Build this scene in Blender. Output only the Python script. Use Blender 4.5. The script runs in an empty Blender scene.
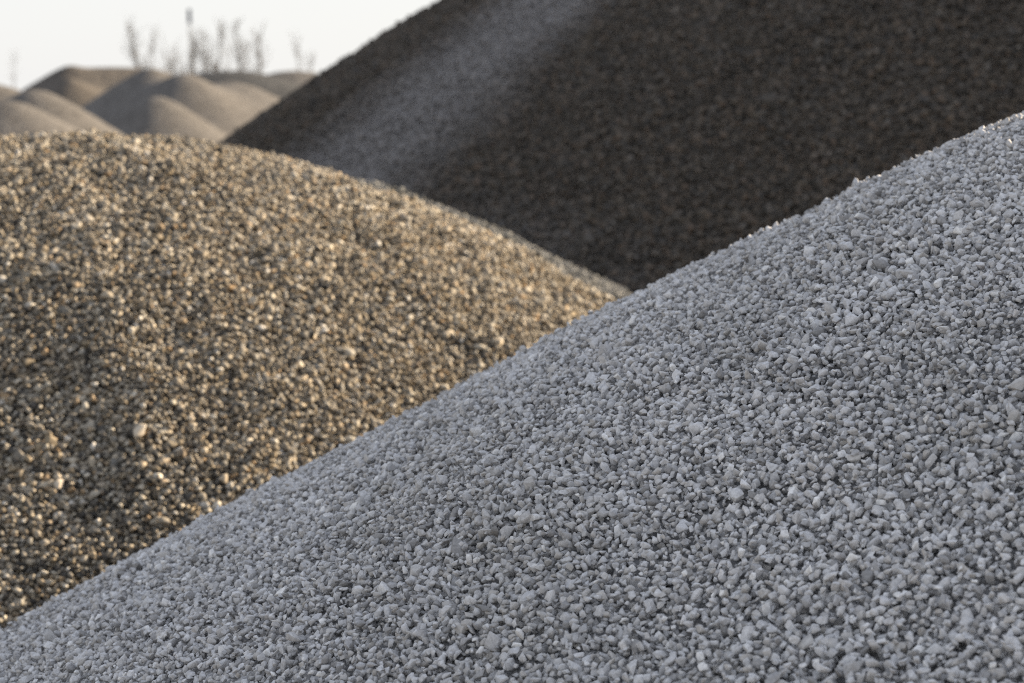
import bpy, bmesh, math, random
import numpy as np
from mathutils import Vector, Matrix, Euler

SC = bpy.context.scene
COL = SC.collection
random.seed(7)
RNG = np.random.default_rng(11)

# ------------------------------------------------------------------ camera
FPX, CAM_Z = 2418.0, 2.4                      # 85 mm lens on 36 mm film, eye height
PITCH = math.atan(211.5 / FPX)                # tilted a little down
cam_data = bpy.data.cameras.new('camera')
cam = bpy.data.objects.new('camera', cam_data)
COL.objects.link(cam)
cam_data.sensor_width = 36.0
cam_data.lens = FPX / 1024.0 * 36.0
cam_data.clip_end = 3000.0
cam_data.clip_start = 0.1
cam.location = (0, 0, CAM_Z)
cam.rotation_euler = (math.pi / 2 - PITCH, 0, 0)
cam_data.dof.use_dof = True
cam_data.dof.focus_distance = 6.4
cam_data.dof.aperture_fstop = 3.5
SC.camera = cam

# ------------------------------------------------------------------ light
SUN_EL, SUN_AZ = 19.5, 63.0                   # degrees; azimuth clockwise from the view direction (+Y)
world = bpy.data.worlds.new('World')
SC.world = world
world.use_nodes = True
wn = world.node_tree
wn.nodes.clear()
sky = wn.nodes.new('ShaderNodeTexSky')
sky.sky_type = 'NISHITA'
sky.sun_disc = False
sky.sun_elevation = math.radians(SUN_EL)
sky.sun_rotation = math.radians(SUN_AZ)
sky.air_density = 1.0
sky.dust_density = 1.5
sky.ozone_density = 1.0
bgd = wn.nodes.new('ShaderNodeBackground')
bgd.inputs['Strength'].default_value = 0.10
wout = wn.nodes.new('ShaderNodeOutputWorld')
# a thin white veil of high haze over the clear sky, thickest towards the horizon all the way round
wtc = wn.nodes.new('ShaderNodeTexCoord')
wsep = wn.nodes.new('ShaderNodeSeparateXYZ')
wn.links.new(wtc.outputs['Generated'], wsep.inputs[0])
wmr = wn.nodes.new('ShaderNodeMapRange')
wmr.inputs['From Min'].default_value = 0.0; wmr.inputs['From Max'].default_value = 0.8
wmr.inputs['To Min'].default_value = 0.92; wmr.inputs['To Max'].default_value = 0.5
wn.links.new(wsep.outputs['Z'], wmr.inputs['Value'])
wmx = wn.nodes.new('ShaderNodeMix'); wmx.data_type = 'RGBA'
wn.links.new(wmr.outputs[0], wmx.inputs['Factor'])
wn.links.new(sky.outputs[0], wmx.inputs['A'])
wvc = wn.nodes.new('ShaderNodeMix'); wvc.data_type = 'RGBA'      # white at the horizon, pale blue overhead
wvf = wn.nodes.new('ShaderNodeMapRange')
wvf.inputs['From Max'].default_value = 0.7
wn.links.new(wsep.outputs['Z'], wvf.inputs['Value'])
wn.links.new(wvf.outputs[0], wvc.inputs['Factor'])
wvc.inputs['A'].default_value = (3.25, 3.25, 3.26, 1)
wvc.inputs['B'].default_value = (3.0, 3.05, 3.25, 1)
wn.links.new(wvc.outputs['Result'], wmx.inputs['B'])
wn.links.new(wmx.outputs['Result'], bgd.inputs[0])
wn.links.new(bgd.outputs[0], wout.inputs[0])

sun_data = bpy.data.lights.new('sun', 'SUN')
sun_data.energy = 5.0
sun_data.angle = math.radians(0.5)
sun_data.color = (1.0, 0.83, 0.61)
sun = bpy.data.objects.new('sun', sun_data)
COL.objects.link(sun)
_el, _az = math.radians(SUN_EL), math.radians(SUN_AZ)
SUN_DIR = Vector((math.sin(_az) * math.cos(_el), math.cos(_az) * math.cos(_el), math.sin(_el)))
sun.rotation_euler = SUN_DIR.to_track_quat('Z', 'Y').to_euler()
sun.location = (20, 0, 20)

SC.view_settings.view_transform = 'Standard'
SC.view_settings.look = 'None'
SC.view_settings.gamma = 1.0
SC.view_settings.exposure = 1.5
SC.cycles.use_denoising = False
SC.cycles.filter_width = 1.1
SC.cycles.max_bounces = 6
SC.cycles.diffuse_bounces = 4

# ------------------------------------------------------------------ helpers
def project(x, y, z):
    z = z - CAM_Z
    yf = y * math.cos(PITCH) - z * math.sin(PITCH)
    zf = y * math.sin(PITCH) + z * math.cos(PITCH)
    return 512 + FPX * x / yf, 341.5 - FPX * zf / yf, yf

def ray(px, py):
    xc, zc = (px - 512) / FPX, (341.5 - py) / FPX
    return np.array([xc, math.cos(PITCH) + zc * math.sin(PITCH), zc * math.cos(PITCH) - math.sin(PITCH)])

def at(px, py, Y):                            # point at depth Y seen at a pixel
    d = ray(px, py)
    return Vector((d[0] * Y / d[1], Y, CAM_Z + d[2] * Y / d[1]))

def hit(px, py, hf, y0, y1):                  # first point of a height field along a pixel's ray
    d = ray(px, py); d = d / d[1]
    t = np.linspace(y0, y1, 4000)
    z = CAM_Z + d[2] * t
    below = hf(d[0] * t, t) >= z
    k = int(np.argmax(below))
    return np.array([d[0] * t[k], t[k], z[k]])

def tag(o, label=None, cat=None, group=None, kind=None):
    if label: o['label'] = label
    if cat: o['category'] = cat
    if group: o['group'] = group
    if kind: o['kind'] = kind
    return o

def empty(name, loc):
    o = bpy.data.objects.new(name, None)
    o.location = loc
    o.empty_display_size = 0.3
    COL.objects.link(o)
    return o

def mesh_from_arrays(name, V, T, mat):
    me = bpy.data.meshes.new(name)
    V = np.ascontiguousarray(V, dtype=np.float32)
    T = np.ascontiguousarray(T, dtype=np.int32)
    me.vertices.add(len(V)); me.vertices.foreach_set('co', V.ravel())
    me.loops.add(T.size); me.loops.foreach_set('vertex_index', T.ravel())
    n = T.shape[1]
    me.polygons.add(len(T))
    me.polygons.foreach_set('loop_start', np.arange(0, T.size, n, dtype=np.int32))
    me.polygons.foreach_set('loop_total', np.full(len(T), n, dtype=np.int32))
    me.update(calc_edges=True)
    me.materials.append(mat)
    return me

def link(name, me, parent=None):
    o = bpy.data.objects.new(name, me)
    COL.objects.link(o)
    if parent: o.parent = parent
    return o

class Waves:                                  # smooth pseudo-random relief for the height fields
    def __init__(self, seed, wl0, wl1, n=14):
        r = np.random.default_rng(seed)
        wl = np.exp(r.uniform(math.log(wl0), math.log(wl1), n))
        a = r.uniform(0, 2 * np.pi, n)
        self.kx, self.ky = np.cos(a) * 2 * np.pi / wl, np.sin(a) * 2 * np.pi / wl
        self.ph = r.uniform(0, 2 * np.pi, n)
        self.am = wl / wl1 / n ** 0.5
    def __call__(self, x, y):
        s = 0
        for kx, ky, p, a in zip(self.kx, self.ky, self.ph, self.am):
            s = s + a * np.sin(kx * x + ky * y + p)
        return s

# ------------------------------------------------------------------ materials
def new_mat(name):
    m = bpy.data.materials.new(name)
    m.use_nodes = True
    nt = m.node_tree
    b = nt.nodes['Principled BSDF']
    b.inputs['Roughness'].default_value = 0.95
    b.inputs['Specular IOR Level'].default_value = 0.15
    return m, nt, b

def math_node(nt, op, a, b=None):
    n = nt.nodes.new('ShaderNodeMath'); n.operation = op
    for i, v in enumerate((a, b)):
        if v is None: continue
        if isinstance(v, (int, float)): n.inputs[i].default_value = v
        else: nt.links.new(v, n.inputs[i])
    return n.outputs[0]

def ramp(nt, fac, stops, interp='LINEAR'):
    r = nt.nodes.new('ShaderNodeValToRGB')
    r.color_ramp.interpolation = interp
    e = r.color_ramp.elements
    while len(e) < len(stops): e.new(0.5)
    for k, (p, c) in enumerate(stops):
        e[k].position = p; e[k].color = (*c, 1)
    nt.links.new(fac, r.inputs[0])
    return r.outputs[0]

def noise(nt, scale, detail=3, rough=0.6, mapping=None):
    n = nt.nodes.new('ShaderNodeTexNoise')
    g = nt.nodes.new('ShaderNodeNewGeometry')
    src = g.outputs['Position']
    if mapping is not None:
        mp = nt.nodes.new('ShaderNodeMapping')
        mp.inputs['Rotation'].default_value = mapping[0]
        mp.inputs['Scale'].default_value = mapping[1]
        nt.links.new(src, mp.inputs[0]); src = mp.outputs[0]
    nt.links.new(src, n.inputs['Vector'])
    n.inputs['Scale'].default_value = scale
    n.inputs['Detail'].default_value = detail
    n.inputs['Roughness'].default_value = rough
    return n.outputs['Fac']

def mix(nt, mode, fac, a, b):
    n = nt.nodes.new('ShaderNodeMix'); n.data_type = 'RGBA'; n.blend_type = mode
    for sock, v in ((n.inputs['Factor'], fac), (n.inputs['A'], a), (n.inputs['B'], b)):
        if isinstance(v, (int, float)): sock.default_value = v
        elif isinstance(v, tuple): sock.default_value = (*v, 1)
        else: nt.links.new(v, sock)
    return n.outputs['Result']

def maprange(nt, v, a, b, c, d):
    n = nt.nodes.new('ShaderNodeMapRange')
    n.inputs['From Min'].default_value = a; n.inputs['From Max'].default_value = b
    n.inputs['To Min'].default_value = c; n.inputs['To Max'].default_value = d
    nt.links.new(v, n.inputs['Value'])
    return n.outputs[0]

def stone_random(nt):                         # one random number per stone, joined or single
    g = nt.nodes.new('ShaderNodeNewGeometry')
    oi = nt.nodes.new('ShaderNodeObjectInfo')
    return math_node(nt, 'FRACT', math_node(nt, 'ADD', g.outputs['Random Per Island'], oi.outputs['Random']))

def stone_mat(name, stops, grain_scale, grain=(0.74, 1.14), bump=0.25, patch=None):
    m, nt, b = new_mat(name)
    c = ramp(nt, stone_random(nt), stops)
    if patch:                                 # broad drifts of finer, dustier stone
        c = patch(nt, c)
    g = noise(nt, grain_scale, 4, 0.65)
    c = mix(nt, 'MULTIPLY', 1.0, c, ramp(nt, g, [(0.3, (grain[0],) * 3), (0.7, (grain[1],) * 3)]))
    nt.links.new(c, b.inputs['Base Color'])
    bp = nt.nodes.new('ShaderNodeBump')
    bp.inputs['Strength'].default_value = bump
    bp.inputs['Distance'].default_value = 0.6 / grain_scale
    nt.links.new(noise(nt, grain_scale * 1.6, 3, 0.6), bp.inputs['Height'])
    nt.links.new(bp.outputs[0], b.inputs['Normal'])
    return m

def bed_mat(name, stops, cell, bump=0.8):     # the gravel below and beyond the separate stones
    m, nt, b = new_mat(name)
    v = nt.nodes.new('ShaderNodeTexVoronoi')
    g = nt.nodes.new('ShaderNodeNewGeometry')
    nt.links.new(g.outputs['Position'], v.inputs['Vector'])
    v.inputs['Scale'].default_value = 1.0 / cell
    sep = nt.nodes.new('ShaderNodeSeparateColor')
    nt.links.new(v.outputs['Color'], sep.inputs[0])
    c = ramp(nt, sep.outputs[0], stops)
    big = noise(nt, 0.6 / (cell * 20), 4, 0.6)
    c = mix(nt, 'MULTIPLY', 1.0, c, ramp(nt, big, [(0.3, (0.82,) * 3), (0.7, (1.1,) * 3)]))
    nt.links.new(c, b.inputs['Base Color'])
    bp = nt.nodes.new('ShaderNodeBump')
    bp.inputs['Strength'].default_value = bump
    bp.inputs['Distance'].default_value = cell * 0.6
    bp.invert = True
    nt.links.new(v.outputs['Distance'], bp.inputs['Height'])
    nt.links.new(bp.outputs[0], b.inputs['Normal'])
    return m

GREY = [(0.0, (0.27, 0.262, 0.255)), (0.10, (0.42, 0.41, 0.405)), (0.3, (0.58, 0.57, 0.565)), (0.5, (0.50, 0.475, 0.445)),
        (0.62, (0.60, 0.59, 0.585)), (0.8, (0.60, 0.59, 0.585)), (0.93, (0.68, 0.665, 0.655)), (1.0, (0.82, 0.80, 0.77))]
TAN = [(0.0, (0.045, 0.042, 0.038)), (0.15, (0.10, 0.09, 0.078)), (0.3, (0.30, 0.24, 0.162)), (0.42, (0.17, 0.155, 0.132)),
       (0.55, (0.45, 0.38, 0.285)), (0.68, (0.22, 0.197, 0.165)), (0.78, (0.50, 0.44, 0.345)), (0.84, (0.31, 0.215, 0.125)),
       (0.88, (0.15, 0.143, 0.13)), (0.95, (0.50, 0.445, 0.355)), (1.0, (0.54, 0.50, 0.44))]
DARK = [(0.0, (0.052, 0.048, 0.042)), (0.3, (0.092, 0.080, 0.067)), (0.5, (0.122, 0.100, 0.078)), (0.65, (0.090, 0.083, 0.076)),
        (0.8, (0.138, 0.116, 0.092)), (0.92, (0.138, 0.102, 0.076)), (1.0, (0.18, 0.16, 0.137))]

def drift_patch(nt, c):                       # a streak of pale fine chippings that has run down the dark heap
    g = nt.nodes.new('ShaderNodeNewGeometry')
    s = nt.nodes.new('ShaderNodeSeparateXYZ')
    nt.links.new(g.outputs['Position'], s.inputs[0])
    wob = noise(nt, 0.5, 3, 0.6)
    # bearing from the heap's apex in plan: the streak keeps one bearing
    dx = math_node(nt, 'SUBTRACT', s.outputs['X'], STREAK_O[0])
    dy = math_node(nt, 'SUBTRACT', s.outputs['Y'], STREAK_O[1])
    ang = math_node(nt, 'ARCTAN2', dy, dx)
    d = math_node(nt, 'ABSOLUTE', math_node(nt, 'SUBTRACT', math_node(nt, 'ADD', ang, math_node(nt, 'MULTIPLY', math_node(nt, 'SUBTRACT', wob, 0.5), 0.10)), STREAK_A))
    k = maprange(nt, d, STREAK_W * 0.35, STREAK_W, 1.0, 0.0)
    low = maprange(nt, s.outputs['Z'], 1.0, 3.0, 0.82, 0.95)      # thins out downhill
    k = math_node(nt, 'MULTIPLY', k, low)
    # a second, fainter dusting along the foot
    foot = maprange(nt, s.outputs['Z'], 0.4, 2.0, 0.45, 0.0)
    k = math_node(nt, 'MAXIMUM', k, math_node(nt, 'MULTIPLY', foot, maprange(nt, noise(nt, 0.45, 3, 0.6), 0.4, 0.62, 0.0, 1.0)))
    return mix(nt, 'MIX', k, c, (0.26, 0.245, 0.237))

STREAK_O = (5.943, 32.0); STREAK_A = -2.43; STREAK_W = 0.21

# ------------------------------------------------------------------ stones
def rock(seed, cuts, bevel=0.0, flat=(1.0, 0.8, 0.62), dmin=0.55, dmax=0.9):
    r = random.Random(seed)
    bm = bmesh.new()
    bmesh.ops.create_cube(bm, size=2.0)
    bmesh.ops.rotate(bm, verts=bm.verts, cent=(0, 0, 0), matrix=Euler([r.uniform(0, 3) for _ in range(3)]).to_matrix())
    for _ in range(cuts):
        n = Vector((r.gauss(0, 1), r.gauss(0, 1), r.gauss(0, 1))).normalized()
        g = bm.verts[:] + bm.edges[:] + bm.faces[:]
        res = bmesh.ops.bisect_plane(bm, geom=g, plane_co=n * r.uniform(dmin, dmax), plane_no=n, clear_outer=True)
        ed = [e for e in res['geom_cut'] if isinstance(e, bmesh.types.BMEdge)]
        if ed: bmesh.ops.holes_fill(bm, edges=ed)
    bmesh.ops.remove_doubles(bm, verts=bm.verts, dist=0.12)
    bmesh.ops.dissolve_limit(bm, angle_limit=0.05, verts=bm.verts, edges=bm.edges)
    if bevel:
        bmesh.ops.bevel(bm, geom=bm.edges[:], offset=bevel, segments=1, affect='EDGES', profile=0.6, clamp_overlap=True)
        bmesh.ops.remove_doubles(bm, verts=bm.verts, dist=0.02)
    for v in bm.verts:
        v.co *= 1.0 + r.uniform(-0.03, 0.03)
    bmesh.ops.triangulate(bm, faces=bm.faces[:])
    bmesh.ops.recalc_face_normals(bm, faces=bm.faces[:])
    V = np.array([v.co[:] for v in bm.verts])
    T = np.array([[l.vert.index for l in f.loops] for f in bm.faces])
    bm.free()
    V -= V.mean(0)
    V /= np.sqrt((V ** 2).sum(1)).mean()
    f = np.array(flat) * np.array([r.uniform(0.9, 1.15), r.uniform(0.8, 1.1), r.uniform(0.75, 1.25)])
    return V * f, T

def rot_mats(n, tilt, rng):                   # lying roughly on their flat side, some tumbled
    yaw = rng.uniform(0, 2 * np.pi, n)
    t = rng.normal(0, tilt, n)
    big = rng.random(n) < 0.22
    t[big] = rng.uniform(-np.pi, np.pi, big.sum())
    ax = rng.uniform(0, 2 * np.pi, n)
    cy, sy, ct, st = np.cos(yaw), np.sin(yaw), np.cos(t), np.sin(t)
    kx, ky = np.cos(ax), np.sin(ax)
    z = np.zeros(n); o = np.ones(n)
    Ry = np.stack([np.stack([cy, -sy, z], -1), np.stack([sy, cy, z], -1), np.stack([z, z, o], -1)], 1)
    R = np.stack([np.stack([ct + kx * kx * (1 - ct), kx * ky * (1 - ct), ky * st], -1),
                  np.stack([kx * ky * (1 - ct), ct + ky * ky * (1 - ct), -kx * st], -1),
                  np.stack([-ky * st, kx * st, ct], -1)], 1)
    return R @ Ry

def frames(N):                                # rotation taking +Z to each normal
    a = np.tile(np.array([1.0, 0, 0]), (len(N), 1))
    u = np.cross(N, a); u /= np.linalg.norm(u, axis=1)[:, None]
    v = np.cross(N, u)
    return np.stack([u, v, N], -1)

sortw = Waves(77, 0.25, 1.6, 18)
def scatter(hf, box, d, layers, rng, sigma, tilt, margin=(150, 150), back=-0.3):
    """stone positions, rotations, sizes over a height field, where the camera could see them"""
    P, R, S, L = [], [], [], []
    for li, (dens, off, jit, sz) in enumerate(layers):
        st = d * 0.93 / math.sqrt(dens)
        xs = np.arange(box[0], box[1], st); ys = np.arange(box[2], box[3], st * 0.866)
        X, Y = np.meshgrid(xs, ys)
        X = X + (np.arange(len(ys)) % 2)[:, None] * st * 0.5
        X = (X + rng.uniform(-.33, .33, X.shape) * st).ravel(); Y = (Y + rng.uniform(-.33, .33, Y.shape) * st).ravel()
        Z = hf(X, Y)
        e = 0.02
        N = np.stack([-(hf(X + e, Y) - hf(X - e, Y)) / (2 * e), -(hf(X, Y + e) - hf(X, Y - e)) / (2 * e), np.ones_like(X)], -1)
        N /= np.linalg.norm(N, axis=1)[:, None]
        u, v, dep = project(X, Y, Z)
        toc = np.stack([-X, -Y, CAM_Z - Z], -1); toc /= np.linalg.norm(toc, axis=1)[:, None]
        keep = (Z > -0.03) & (u > -margin[0]) & (u < 1024 + margin[0]) & (v > -margin[1]) & (v < 683 + margin[1]) & ((N * toc).sum(1) > back)
        X, Y, Z, N = X[keep], Y[keep], Z[keep], N[keep]
        n = len(X)
        s = d * 0.5 * sz * np.exp(rng.normal(0, sigma, n)) * (1 + 0.16 * np.clip(sortw(X, Y), -1.2, 1.2))   # coarser and finer runs
        p = np.stack([X, Y, Z], -1) + N * (off * d + rng.normal(0, jit * d, n))[:, None]
        P.append(p); S.append(s); R.append(frames(N) @ rot_mats(n, tilt, rng)); L.append(np.full(n, li))
    return np.concatenate(P), np.concatenate(R), np.concatenate(S), np.concatenate(L)

def stones(root, pos, rot, size, temps, mat, rng, top=None, singles=0, stone_meshes=None, extra=()):
    """the stones that show largest as single parts, all others joined into one part of the heap"""
    n = len(pos)
    k = rng.integers(0, len(temps), n)
    loc = np.array(root.location)
    single = np.zeros(n, bool)
    if singles:
        u, v, dep = project(*pos.T)
        vis = (u > 2) & (u < 1022) & (v > 2) & (v < 681) & top
        score = np.where(vis, size / dep, 0)
        single[np.argsort(-score)[:singles]] = True
    Vs, Ts, base = [], [], 0
    for j, (V, T) in enumerate(temps):
        idx = np.nonzero((k == j) & ~single)[0]
        if not len(idx): continue
        W = np.einsum('nij,vj->nvi', rot[idx] * size[idx][:, None, None], V) + (pos[idx] - loc)[:, None, :]
        F = T[None] + (np.arange(len(idx)) * len(V))[:, None, None] + base
        Vs.append(W.reshape(-1, 3)); Ts.append(F.reshape(-1, 3)); base += len(idx) * len(V)
    me = mesh_from_arrays('loose_gravel', np.concatenate(Vs), np.concatenate(Ts), mat)
    tag(link('loose_gravel', me, root), kind='stuff')
    if singles or extra:
        todo = [(pos[i], rot[i], (size[i],) * 3, k[i]) for i in np.nonzero(single)[0]] + list(extra)
        for p, r, s, j in todo:
            o = link('stone', stone_meshes[j % len(stone_meshes)], root)
            m = (Matrix(r.tolist()) @ Matrix.Diagonal(s)).to_4x4()
            m.translation = Vector((p - loc).tolist())
            o.matrix_basis = m

def cone(ax, ay, H, t, a):
    return lambda x, y: H - t * (np.sqrt((x - ax) ** 2 + (y - ay) ** 2 + a * a) - a)

def heap_mesh(name, hf, cx, cy, rmax, nth, nr, mat, drop=0.0, root=(0, 0, 0), zmin=-0.25):
    th = np.linspace(0, 2 * np.pi, nth, endpoint=False)
    r = rmax * np.linspace(0, 1, nr + 1)[1:] ** 0.9
    X = cx + r[:, None] * np.cos(th); Y = cy + r[:, None] * np.sin(th)
    Z = np.maximum(hf(X, Y) - drop, zmin)
    V = np.concatenate([[[cx, cy, float(hf(np.array(cx), np.array(cy)) - drop)]], np.stack([X, Y, Z], -1).reshape(-1, 3)]) - np.array(root)
    i = np.arange(nth); j = (i + 1) % nth
    T = [np.stack([np.zeros(nth, int), 1 + i, 1 + j], -1)]
    for q in range(nr - 1):
        a, b = 1 + q * nth, 1 + (q + 1) * nth
        T += [np.stack([a + i, b + i, b + j], -1), np.stack([a + i, b + j, a + j], -1)]
    me = mesh_from_arrays(name, V, np.concatenate(T), mat)
    me.polygons.foreach_set('use_smooth', np.ones(len(me.polygons), bool))
    return me

# ------------------------------------------------------------------ ground
gm = bed_mat('trodden_gravel', [(0, (0.16, 0.145, 0.125)), (0.5, (0.24, 0.215, 0.185)), (1, (0.32, 0.29, 0.26))], 0.05, 0.4)
gx = np.concatenate([np.linspace(-1500, -40, 12), np.linspace(-30, 60, 31), np.linspace(80, 1500, 12)])
gy = np.concatenate([np.linspace(-300, -15, 6), np.linspace(-8, 130, 47), np.linspace(160, 2200, 12)])
GX, GY = np.meshgrid(gx, gy)
gw = Waves(3, 8, 30)
GZ = gw(GX, GY) * 0.06 - 0.06
idx = np.arange(GX.size).reshape(GX.shape)
Q = np.stack([idx[:-1, :-1], idx[:-1, 1:], idx[1:, 1:], idx[1:, :-1]], -1).reshape(-1, 4)
tag(link('ground', mesh_from_arrays('ground', np.stack([GX, GY, GZ], -1).reshape(-1, 3), Q, gm)), kind='structure')

# ------------------------------------------------------------------ near heap of pale grey chippings
w1, w1b = Waves(21, 0.5, 2.2), Waves(22, 0.18, 0.5)
c1 = cone(3.4, 8.0, 2.825, 0.592, 1.77)
near_h = lambda x, y: c1(x, y) + 0.022 * w1(x, y) + 0.010 * w1b(x, y)
near = tag(empty('gravel_pile', (3.4, 8.0, 0)), 'nearest heap, of pale bluish grey stone chippings, filling the lower right of the view', 'gravel pile')
def dusty(nt, c):                             # broad patches: dusty and slightly damp
    n = noise(nt, 1.3, 5, 0.62, ((0, 0, 0.5), (1.0, 0.45, 1.0)))
    return mix(nt, 'MULTIPLY', 1.0, c, ramp(nt, n, [(0.32, (0.93, 0.925, 0.915)), (0.5, (1.0, 1.0, 1.0)), (0.7, (1.12, 1.115, 1.11))]))
m_grey = stone_mat('pale_grey_stone', GREY, 120.0, patch=dusty)
m_grey_gap_shade = bed_mat('grey_gap_shade_bed', [(p, tuple(v * 0.4 for v in c)) for p, c in GREY], 0.022)  # grey darkened under the stones, painting in the shade of the gaps
link('gravel_bed', heap_mesh('gravel_bed', near_h, 3.4, 8.0, 6.4, 160, 90, m_grey_gap_shade, 0.036, near.location), near)
T_near = [rock(100 + i, 7, 0.035, (1.05, 0.8, 0.62), 0.5, 0.88) for i in range(36)]
near_meshes = [mesh_from_arrays('stone', V, T, m_grey) for V, T in T_near]
D1 = 0.0226
p, r, s, L = scatter(near_h, (-3.2, 4.5, 3.2, 10.0), D1, [(1.0, -1.05, 0.12, 1.0), (0.82, -0.05, 0.28, 0.93), (0.30, 0.30, 0.22, 0.95)], RNG, 0.28, 0.85)
big = RNG.random(len(s)) < 0.012
s[big & (L > 0)] *= 1.5
def special(hf, px, py, y0, y1, length, flat, temp, lift=0.3, yaw=None):
    q = hit(px, py, hf, y0, y1)
    e = 0.03
    N = np.array([[-(hf(q[0] + e, q[1]) - hf(q[0] - e, q[1])) / (2 * e), -(hf(q[0], q[1] + e) - hf(q[0], q[1] - e)) / (2 * e), 1.0]])
    N /= np.linalg.norm(N)
    return (q + N[0] * length * lift, (frames(N) @ rot_mats(1, 0.3, RNG))[0], (length, length * flat[0], length * flat[1]), temp)
near_big = [special(near_h, *a) for a in (
    (828, 270, 3, 12, 0.027, (0.9, 0.8), 3), (945, 605, 3, 12, 0.022, (0.9, 0.9), 7), (437, 573, 3, 12, 0.024, (0.8, 0.6), 11),
    (480, 521, 3, 12, 0.022, (0.6, 0.6), 5), (950, 350, 3, 12, 0.019, (0.8, 0.9), 14), (858, 541, 3, 12, 0.018, (1, 0.9), 18),
    (600, 610, 3, 12, 0.018, (0.8, 0.8), 21))]
stones(near, p, r, s, T_near, m_grey, RNG, L > 0, 293, near_meshes, near_big)
print('near stones', len(s))

# ------------------------------------------------------------------ tan heap
w2, w2b = Waves(31, 0.7, 3.0), Waves(32, 0.25, 0.7)
c2 = cone(-2.478, 14.51, 2.37, 0.666, 2.394)
tan_h = lambda x, y: c2(x, y) + 0.045 * w2(x, y) + 0.018 * w2b(x, y)
tan = tag(empty('gravel_pile', (-2.478, 14.51, 0)), 'rounded heap of coarse tan gravel on the left, its top in low sun', 'gravel pile')
m_tan = stone_mat('tan_stone', TAN, 80.0, patch=dusty)
m_tan_bed = bed_mat('tan_bed', [(q, tuple(v * 0.8 for v in c)) for q, c in TAN], 0.034)
link('gravel_bed', heap_mesh('gravel_bed', tan_h, -2.478, 14.51, 7.0, 160, 80, m_tan_bed, 0.035, tan.location), tan)
T_tan = [rock(300 + i, 9, 0.0, (1.0, 0.82, 0.66), 0.55, 0.88) for i in range(30)]
T_tan_b = [rock(300 + i, 9, 0.06, (1.0, 0.82, 0.66), 0.55, 0.88) for i in range(30)]
tan_meshes = [mesh_from_arrays('stone', V, T, m_tan) for V, T in T_tan_b]
D2 = 0.0285
p, r, s, L = scatter(tan_h, (-7.0, 2.6, 8.6, 17.5), D2, [(1.1, -0.55, 0.12, 1.0), (1.1, -0.02, 0.28, 1.0), (0.30, 0.38, 0.22, 1.05)], RNG, 0.28, 0.7)
m_flat, ntf, bf = new_mat('pale_tan_stone')
ntf.links.new(ramp(ntf, noise(ntf, 40, 4), [(0.3, (0.46, 0.38, 0.28)), (0.7, (0.60, 0.52, 0.41))]), bf.inputs['Base Color'])
tan_meshes.append(mesh_from_arrays('stone', *T_tan_b[4], m_flat))
tan_big = [special(tan_h, 139, 436, 8, 16, 0.052, (0.75, 0.6), 30, 0.6), special(tan_h, 58, 487, 8, 16, 0.038, (0.8, 0.7), 30, 0.5),
           special(tan_h, 108, 300, 8, 16, 0.045, (0.7, 0.7), 12, 0.5)]
stones(tan, p, r, s, T_tan, m_tan, RNG, L > 0, 297, tan_meshes, tan_big)
print('tan stones', len(s))

# ------------------------------------------------------------------ low grey heap just behind the tan one
w5 = Waves(51, 0.6, 2.5)
c5 = cone(-1.422, 17.5, 2.03, 0.627, 1.25)
low_h = lambda x, y: c5(x, y) + 0.03 * w5(x, y)
low = tag(empty('gravel_pile', (-1.422, 17.5, 0)), 'low dull grey heap showing thinly along the right shoulder of the tan heap', 'gravel pile')
GREYB = [(0, (0.08, 0.08, 0.075)), (0.3, (0.13, 0.128, 0.12)), (0.6, (0.18, 0.178, 0.17)), (0.85, (0.23, 0.22, 0.20)), (1, (0.30, 0.29, 0.275))]
m_low = stone_mat('dull_grey_stone', GREYB, 80.0)
link('gravel_bed', heap_mesh('gravel_bed', low_h, -1.422, 17.5, 4.6, 120, 50, bed_mat('dull_grey_bed', GREYB, 0.034), 0.03, low.location), low)
T_low = [rock(400 + i, 9, 0.0, (1, .82, .66)) for i in range(16)]
p, r, s, L = scatter(low_h, (-6, 3.5, 13.5, 22), 0.034, [(1.1, -0.3, 0.2, 1.0), (0.6, 0.2, 0.25, 1.0)], RNG, 0.26, 0.7)
stones(low, p, r, s, T_low, m_low, RNG)

# ------------------------------------------------------------------ tall dark heap
w3, w3b = Waves(41, 1.5, 5.0), Waves(42, 0.4, 1.4)
c3 = cone(5.943, 32.0, 8.20, 0.67, 0.78)
c3b = cone(6.3, 28.6, 7.2, 0.68, 0.8)
def dark_h(x, y):
    a, b = c3(x, y), c3b(x, y)
    k = 0.35
    h = np.clip(0.5 + 0.5 * (a - b) / k, 0, 1)
    return b + (a - b) * h + k * h * (1 - h) + 0.07 * w3(x, y) + 0.014 * w3b(x, y)
dark = tag(empty('gravel_pile', (5.943, 32.0, 0)), 'tall steep heap of blackish brown gravel with a pale grey streak running down it', 'gravel pile')
m_dark = stone_mat('dark_stone', DARK, 40.0, patch=drift_patch)
m_dark_bed = bed_mat('dark_bed', DARK, 0.06)
link('gravel_bed', heap_mesh('gravel_bed', dark_h, 6.4, 30.5, 15.5, 180, 80, m_dark_bed, 0.06, dark.location), dark)
T_dark = [rock(500 + i, 8, 0.0, (1, .82, .66), 0.6, 0.85) for i in range(20)]
p, r, s, L = scatter(dark_h, (-8, 14, 14, 46), 0.053, [(1.1, -0.4, 0.15, 1.0), (1.0, 0.05, 0.25, 1.0)], RNG, 0.25, 0.7, (120, 100), -0.15)
stones(dark, p, r, s, T_dark, m_dark, RNG)
print('dark stones', len(s))

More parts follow.
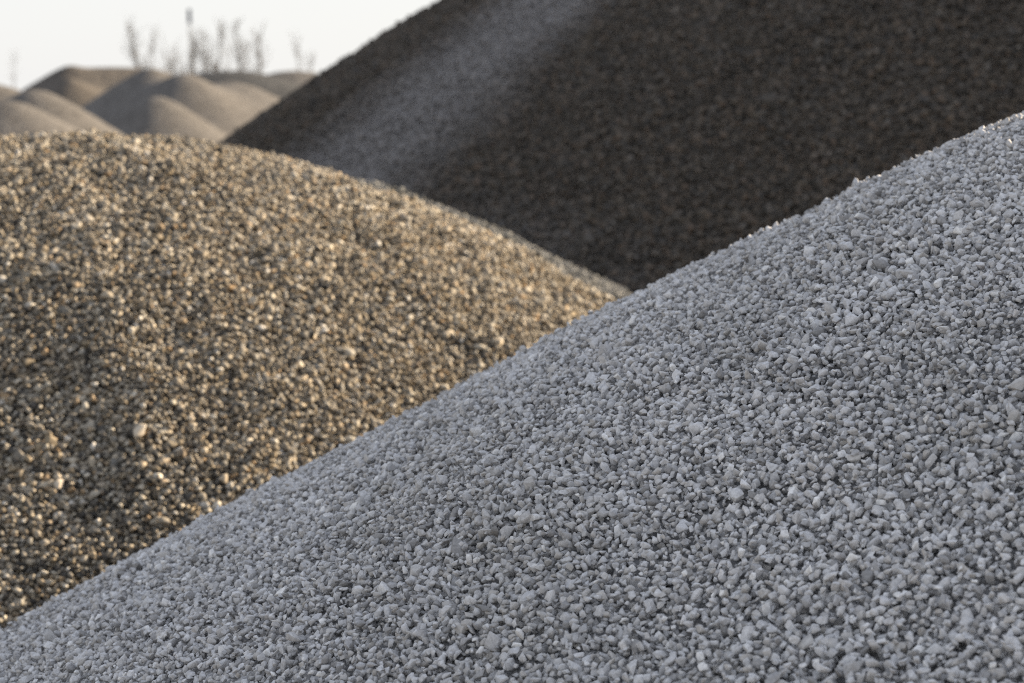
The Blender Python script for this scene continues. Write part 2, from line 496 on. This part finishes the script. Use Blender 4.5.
# ------------------------------------------------------------------ far heaps of sand and gravel
def bumps(parts, seed, amp, k=0.5):
    w = Waves(seed, 1.2, 6.0); wb = Waves(seed + 1, 0.3, 1.0)
    fs = [cone(*q) for q in parts]
    def h(x, y):
        z = fs[0](x, y)
        for f in fs[1:]:
            b = f(x, y)
            t = np.clip(0.5 + 0.5 * (z - b) / k, 0, 1)
            z = b + (z - b) * t + k * t * (1 - t)
        return z + amp * w(x, y) + amp * 0.25 * wb(x, y)
    return h

def far_heap(label, parts, seed, amp, mat, rmax, k=0.5, nth=260, nr=130):
    cx, cy = np.mean([q[0] for q in parts]), np.mean([q[1] for q in parts])
    h = bumps(parts, seed, amp, k)
    o = link('gravel_pile', heap_mesh('gravel_pile', h, cx, cy, rmax, nth, nr, mat, 0, (cx, cy, 0)))
    o.location = (cx, cy, 0)
    return tag(o, label, 'gravel pile')

def px_cone(px, py, Y, t, a):                 # a cone whose apex is seen at a pixel, at depth Y
    q = at(px, py, Y)
    return (q.x, q.y, q.z, t, a)

SAND = [(0, (0.09, 0.082, 0.074)), (0.5, (0.13, 0.119, 0.107)), (1, (0.175, 0.161, 0.146))]
SAND2 = [(0, (0.075, 0.065, 0.055)), (0.5, (0.107, 0.092, 0.077)), (1, (0.142, 0.125, 0.106))]
FSHADE = [(0, (0.04, 0.04, 0.04)), (0.5, (0.062, 0.062, 0.062)), (1, (0.09, 0.088, 0.085))]  # shaded far crest: its shade is put into this darker gravel colour
m_sand, m_sand2, m_fshade = bed_mat('sand_gravel', SAND, 0.07, 0.5), bed_mat('brown_gravel', SAND2, 0.07, 0.5), bed_mat('shade_coloured_far_gravel', FSHADE, 0.07, 0.5)
far_heap('far sandy heap at the left edge with its lit shoulder sloping down to the right',
         [px_cone(-12, 84, 58, 0.6, 1.0), px_cone(34, 89, 55.5, 0.68, 0.5), px_cone(6, 100, 52.5, 0.6, 0.5)], 61, 0.03, m_sand, 8.0, 0.6)
far_heap('far flat-topped brown heap with a shaded left end, behind the left-edge sandy heap',
         [px_cone(68, 67, 90, 0.70, 0.3), px_cone(70, 78, 87.6, 0.70, 0.3), px_cone(100, 68, 91, 0.6, 1.4),
          px_cone(145, 69, 91.5, 0.6, 1.4)], 63, 0.03, m_sand2, 12.0, 0.8)
far_heap('far sandy heap with a peaked front lobe, just under the row of bare trees',
         [px_cone(151, 68, 77.5, 0.68, 0.4), px_cone(157, 97, 71.3, 0.72, 0.5), px_cone(183, 74, 75.8, 0.70, 0.6),
          px_cone(228, 82, 78, 0.58, 1.0)], 65, 0.025, m_sand, 11.0, 0.7)
far_heap('far heap coloured dark to look shaded, a thin crest behind the peaked sandy heap',
         [px_cone(222, 71, 100, 0.5, 2.0), px_cone(252, 76, 100, 0.5, 1.5), px_cone(272, 84, 100, 0.5, 1.5)], 67, 0.04, m_fshade, 11.0)
far_heap('farthest small heap with a rounded top, beside the left slope of the tall dark heap',
         [px_cone(291, 71, 108, 0.5, 1.6), px_cone(306, 74, 108, 0.5, 1.6)], 69, 0.05, m_sand, 11.0)

# ------------------------------------------------------------------ bare trees and shrubs, mast
m_bark, ntb, bb = new_mat('grey_brown_bark')
ntb.links.new(ramp(ntb, noise(ntb, 6, 4), [(0.3, (0.07, 0.06, 0.05)), (0.7, (0.14, 0.12, 0.10))]), bb.inputs['Base Color'])

class Bars:
    def __init__(self): self.V, self.T = [], []
    def bar(self, a, b, ra, rb, n=4):
        a, b = Vector(a), Vector(b)
        q = (b - a).to_track_quat('Z', 'Y').to_matrix()
        k = len(self.V)
        for c, rad in ((a, ra), (b, rb)):
            for i in range(n):
                t = 2 * math.pi * i / n
                self.V.append(c + q @ Vector((math.cos(t) * rad, math.sin(t) * rad, 0)))
        for i in range(n):
            j = (i + 1) % n
            self.T += [(k + i, k + j, k + n + j), (k + i, k + n + j, k + n + i)]
    def build(self, name, mat, parent=None):
        me = mesh_from_arrays(name, np.array([v[:] for v in self.V]), np.array(self.T), mat)
        return link(name, me, parent)

def bare_tree(label, base, height, lean, spread, seed, r0=0.07, nb=26, name='bare_tree', cat='tree', group='bare trees on the skyline', low=0.2):
    r = random.Random(seed)
    root = tag(empty(name, base), label, cat, group)
    tr, cr = Bars(), Bars()
    pts = [Vector((0, 0, -0.3))]
    n = 9
    for i in range(1, n + 1):
        f = i / n
        pts.append(Vector((lean * f + r.gauss(0, 0.06) * (0.3 + f), r.gauss(0, 0.06), height * f)))
    rad = lambda f: r0 * (1 - f) ** 0.8 + 0.008
    for i in range(n):
        tr.bar(pts[i], pts[i + 1], rad(i / n), rad((i + 1) / n), 6)
    def grow(p, d, ln, rd, depth):
        seg = 3
        for i in range(seg):
            d = (d + Vector((r.gauss(0, .12), r.gauss(0, .12), r.gauss(0.10, .08)))).normalized()
            q = p + d * ln / seg
            cr.bar(p, q, rd * (1 - i / seg * 0.7), rd * (1 - (i + 1) / seg * 0.7), 3)
            if depth:
                for _ in range(r.randint(1, 3)):
                    dd = (d + Vector((r.gauss(0, .55), r.gauss(0, .55), r.gauss(0.1, .4)))).normalized()
                    grow(p.lerp(q, r.random()), dd, ln * r.uniform(0.3, 0.55), rd * 0.55, depth - 1)
            p = q
    for i in range(nb):
        f = r.uniform(low, 0.97)
        k = min(int(f * n), n - 1)
        p = pts[k].lerp(pts[k + 1], f * n - k)
        a = r.uniform(0, 2 * math.pi)
        d = Vector((math.cos(a), math.sin(a), r.uniform(0.9, 2.8))).normalized()
        grow(p, d, spread * r.uniform(0.6, 1.3) * (1.15 - f * 0.7), rad(f) * 0.33 + 0.003, 2)
    tr.build('trunk', m_bark, root)
    cr.build('crown', m_bark, root)
    return root

YT = 125.0
GZ0 = 0.0
# px at foot, py of the tip, lean in px, spread, trunk radius, branches, label
trees = [
    (159, 24, -28, 0.9, 0.13, 44, 'bare tree leaning left, at the left end of the row above the peaked heap'),
    (154, 26, 0, 0.8, 0.07, 26, 'thin upright bare tree just right of the tree that leans left'),
    (194, 30, 0, 0.9, 0.14, 48, 'bare tree with a straight trunk standing right beside the mast'),
    (203, 34, 3, 0.9, 0.07, 26, 'thin faint bare tree, the first one to the right of the tree by the mast'),
    (217, 26, 5, 0.9, 0.11, 36, 'bare tree in the middle of the row, broad and twiggy at its foot'),
    (240, 20, -1, 0.7, 0.14, 40, 'tall slim bare tree with a dark lower trunk, right of the broad middle tree'),
    (254, 28, 8, 0.9, 0.11, 36, 'bare tree leaning right, right of the tall slim tree'),
    (229, 44, 2, 1.1, 0.05, 22, 'low faint bare tree filling the gap left of the tall slim tree'),
    (165, 46, 2, 1.1, 0.045, 18, 'low faint bare tree, the first one left of the shrub by the mast'),
    (247, 48, 1, 1.1, 0.045, 18, 'low faint bare tree between the tall slim tree and the right-leaning one'),
    (296, 36, 4, 1.0, 0.06, 18, 'faint bare tree above the farthest small heap, leaning right'),
    (311, 54, 1, 0.8, 0.05, 16, 'small faint bare tree beside the slope of the tall dark heap, rightmost in the row'),
    (14, 60, 3, 1.1, 0.045, 7, 'faint low bare tree at the far left edge behind the sandy heap'),
]
for i, (px, py, ln, sp, r0, nb, lab) in enumerate(trees):
    r0, nb, sp = r0 * 0.45, int(nb * 1.5), sp * 1.35
    b = at(px, 130, YT + (i * 37 % 11) - 5)
    Y = b.y
    top = at(px, py, Y)
    bare_tree(lab, (b.x, Y, GZ0), top.z, ln * Y / FPX, sp, 900 + i, r0, nb, low=0.3)
shrubs = [(172, 50, 'low bare shrub between the leaning tree and the tree at the mast'),
          (182, 58, 'lower bare shrub hugging the foot of the tree at the mast'),
          (208, 52, 'bare shrub right of the tree at the mast, low and spreading')]
for i, (px, py, lab) in enumerate(shrubs):
    Y = 118.0 + i * 2
    b = at(px, 130, Y)
    bare_tree(lab, (b.x, Y, GZ0), at(px, py, Y).z, 0.1, 1.5, 950 + i, 0.03, 40, 'bare_shrub', 'shrub', 'bare shrubs on the skyline', 0.35)

m_steel, nts, bs = new_mat('grey_paint')
nts.links.new(ramp(nts, noise(nts, 3, 3), [(0.3, (0.28, 0.29, 0.30)), (0.7, (0.36, 0.37, 0.38))]), bs.inputs['Base Color'])
m_box, ntx, bx = new_mat('dark_blue_grey_paint')
ntx.links.new(ramp(ntx, noise(ntx, 4, 3), [(0.3, (0.035, 0.045, 0.075)), (0.7, (0.055, 0.065, 0.10))]), bx.inputs['Base Color'])
YM = 116.0
t0, t1 = at(189.5, 9, YM), at(189.5, 24, YM)
mast = tag(empty('mast', (t0.x, YM, 0)), 'slim pale mast with a dark bluish upright box at its top, above the bare trees', 'mast')
pole = Bars()
for i in range(6):
    pole.bar((0, 0, i / 6 * t0.z - 0.1), (0, 0, (i + 1) / 6 * t0.z - 0.1), 0.055 - i * 0.005, 0.05 - i * 0.005, 8)
pole.build('pole', m_steel, mast)
bm = bmesh.new()
bmesh.ops.create_cube(bm, size=1.0)
hb = t0.z - t1.z
bmesh.ops.scale(bm, vec=(0.16, 0.14, hb), verts=bm.verts)
bmesh.ops.translate(bm, vec=(0, -0.10, t1.z + hb / 2), verts=bm.verts)
bmesh.ops.bevel(bm, geom=bm.edges[:], offset=0.025, segments=2, affect='EDGES')
me = bpy.data.meshes.new('equipment_box'); bm.to_mesh(me); bm.free()
me.materials.append(m_box)
link('equipment_box', me, mast)
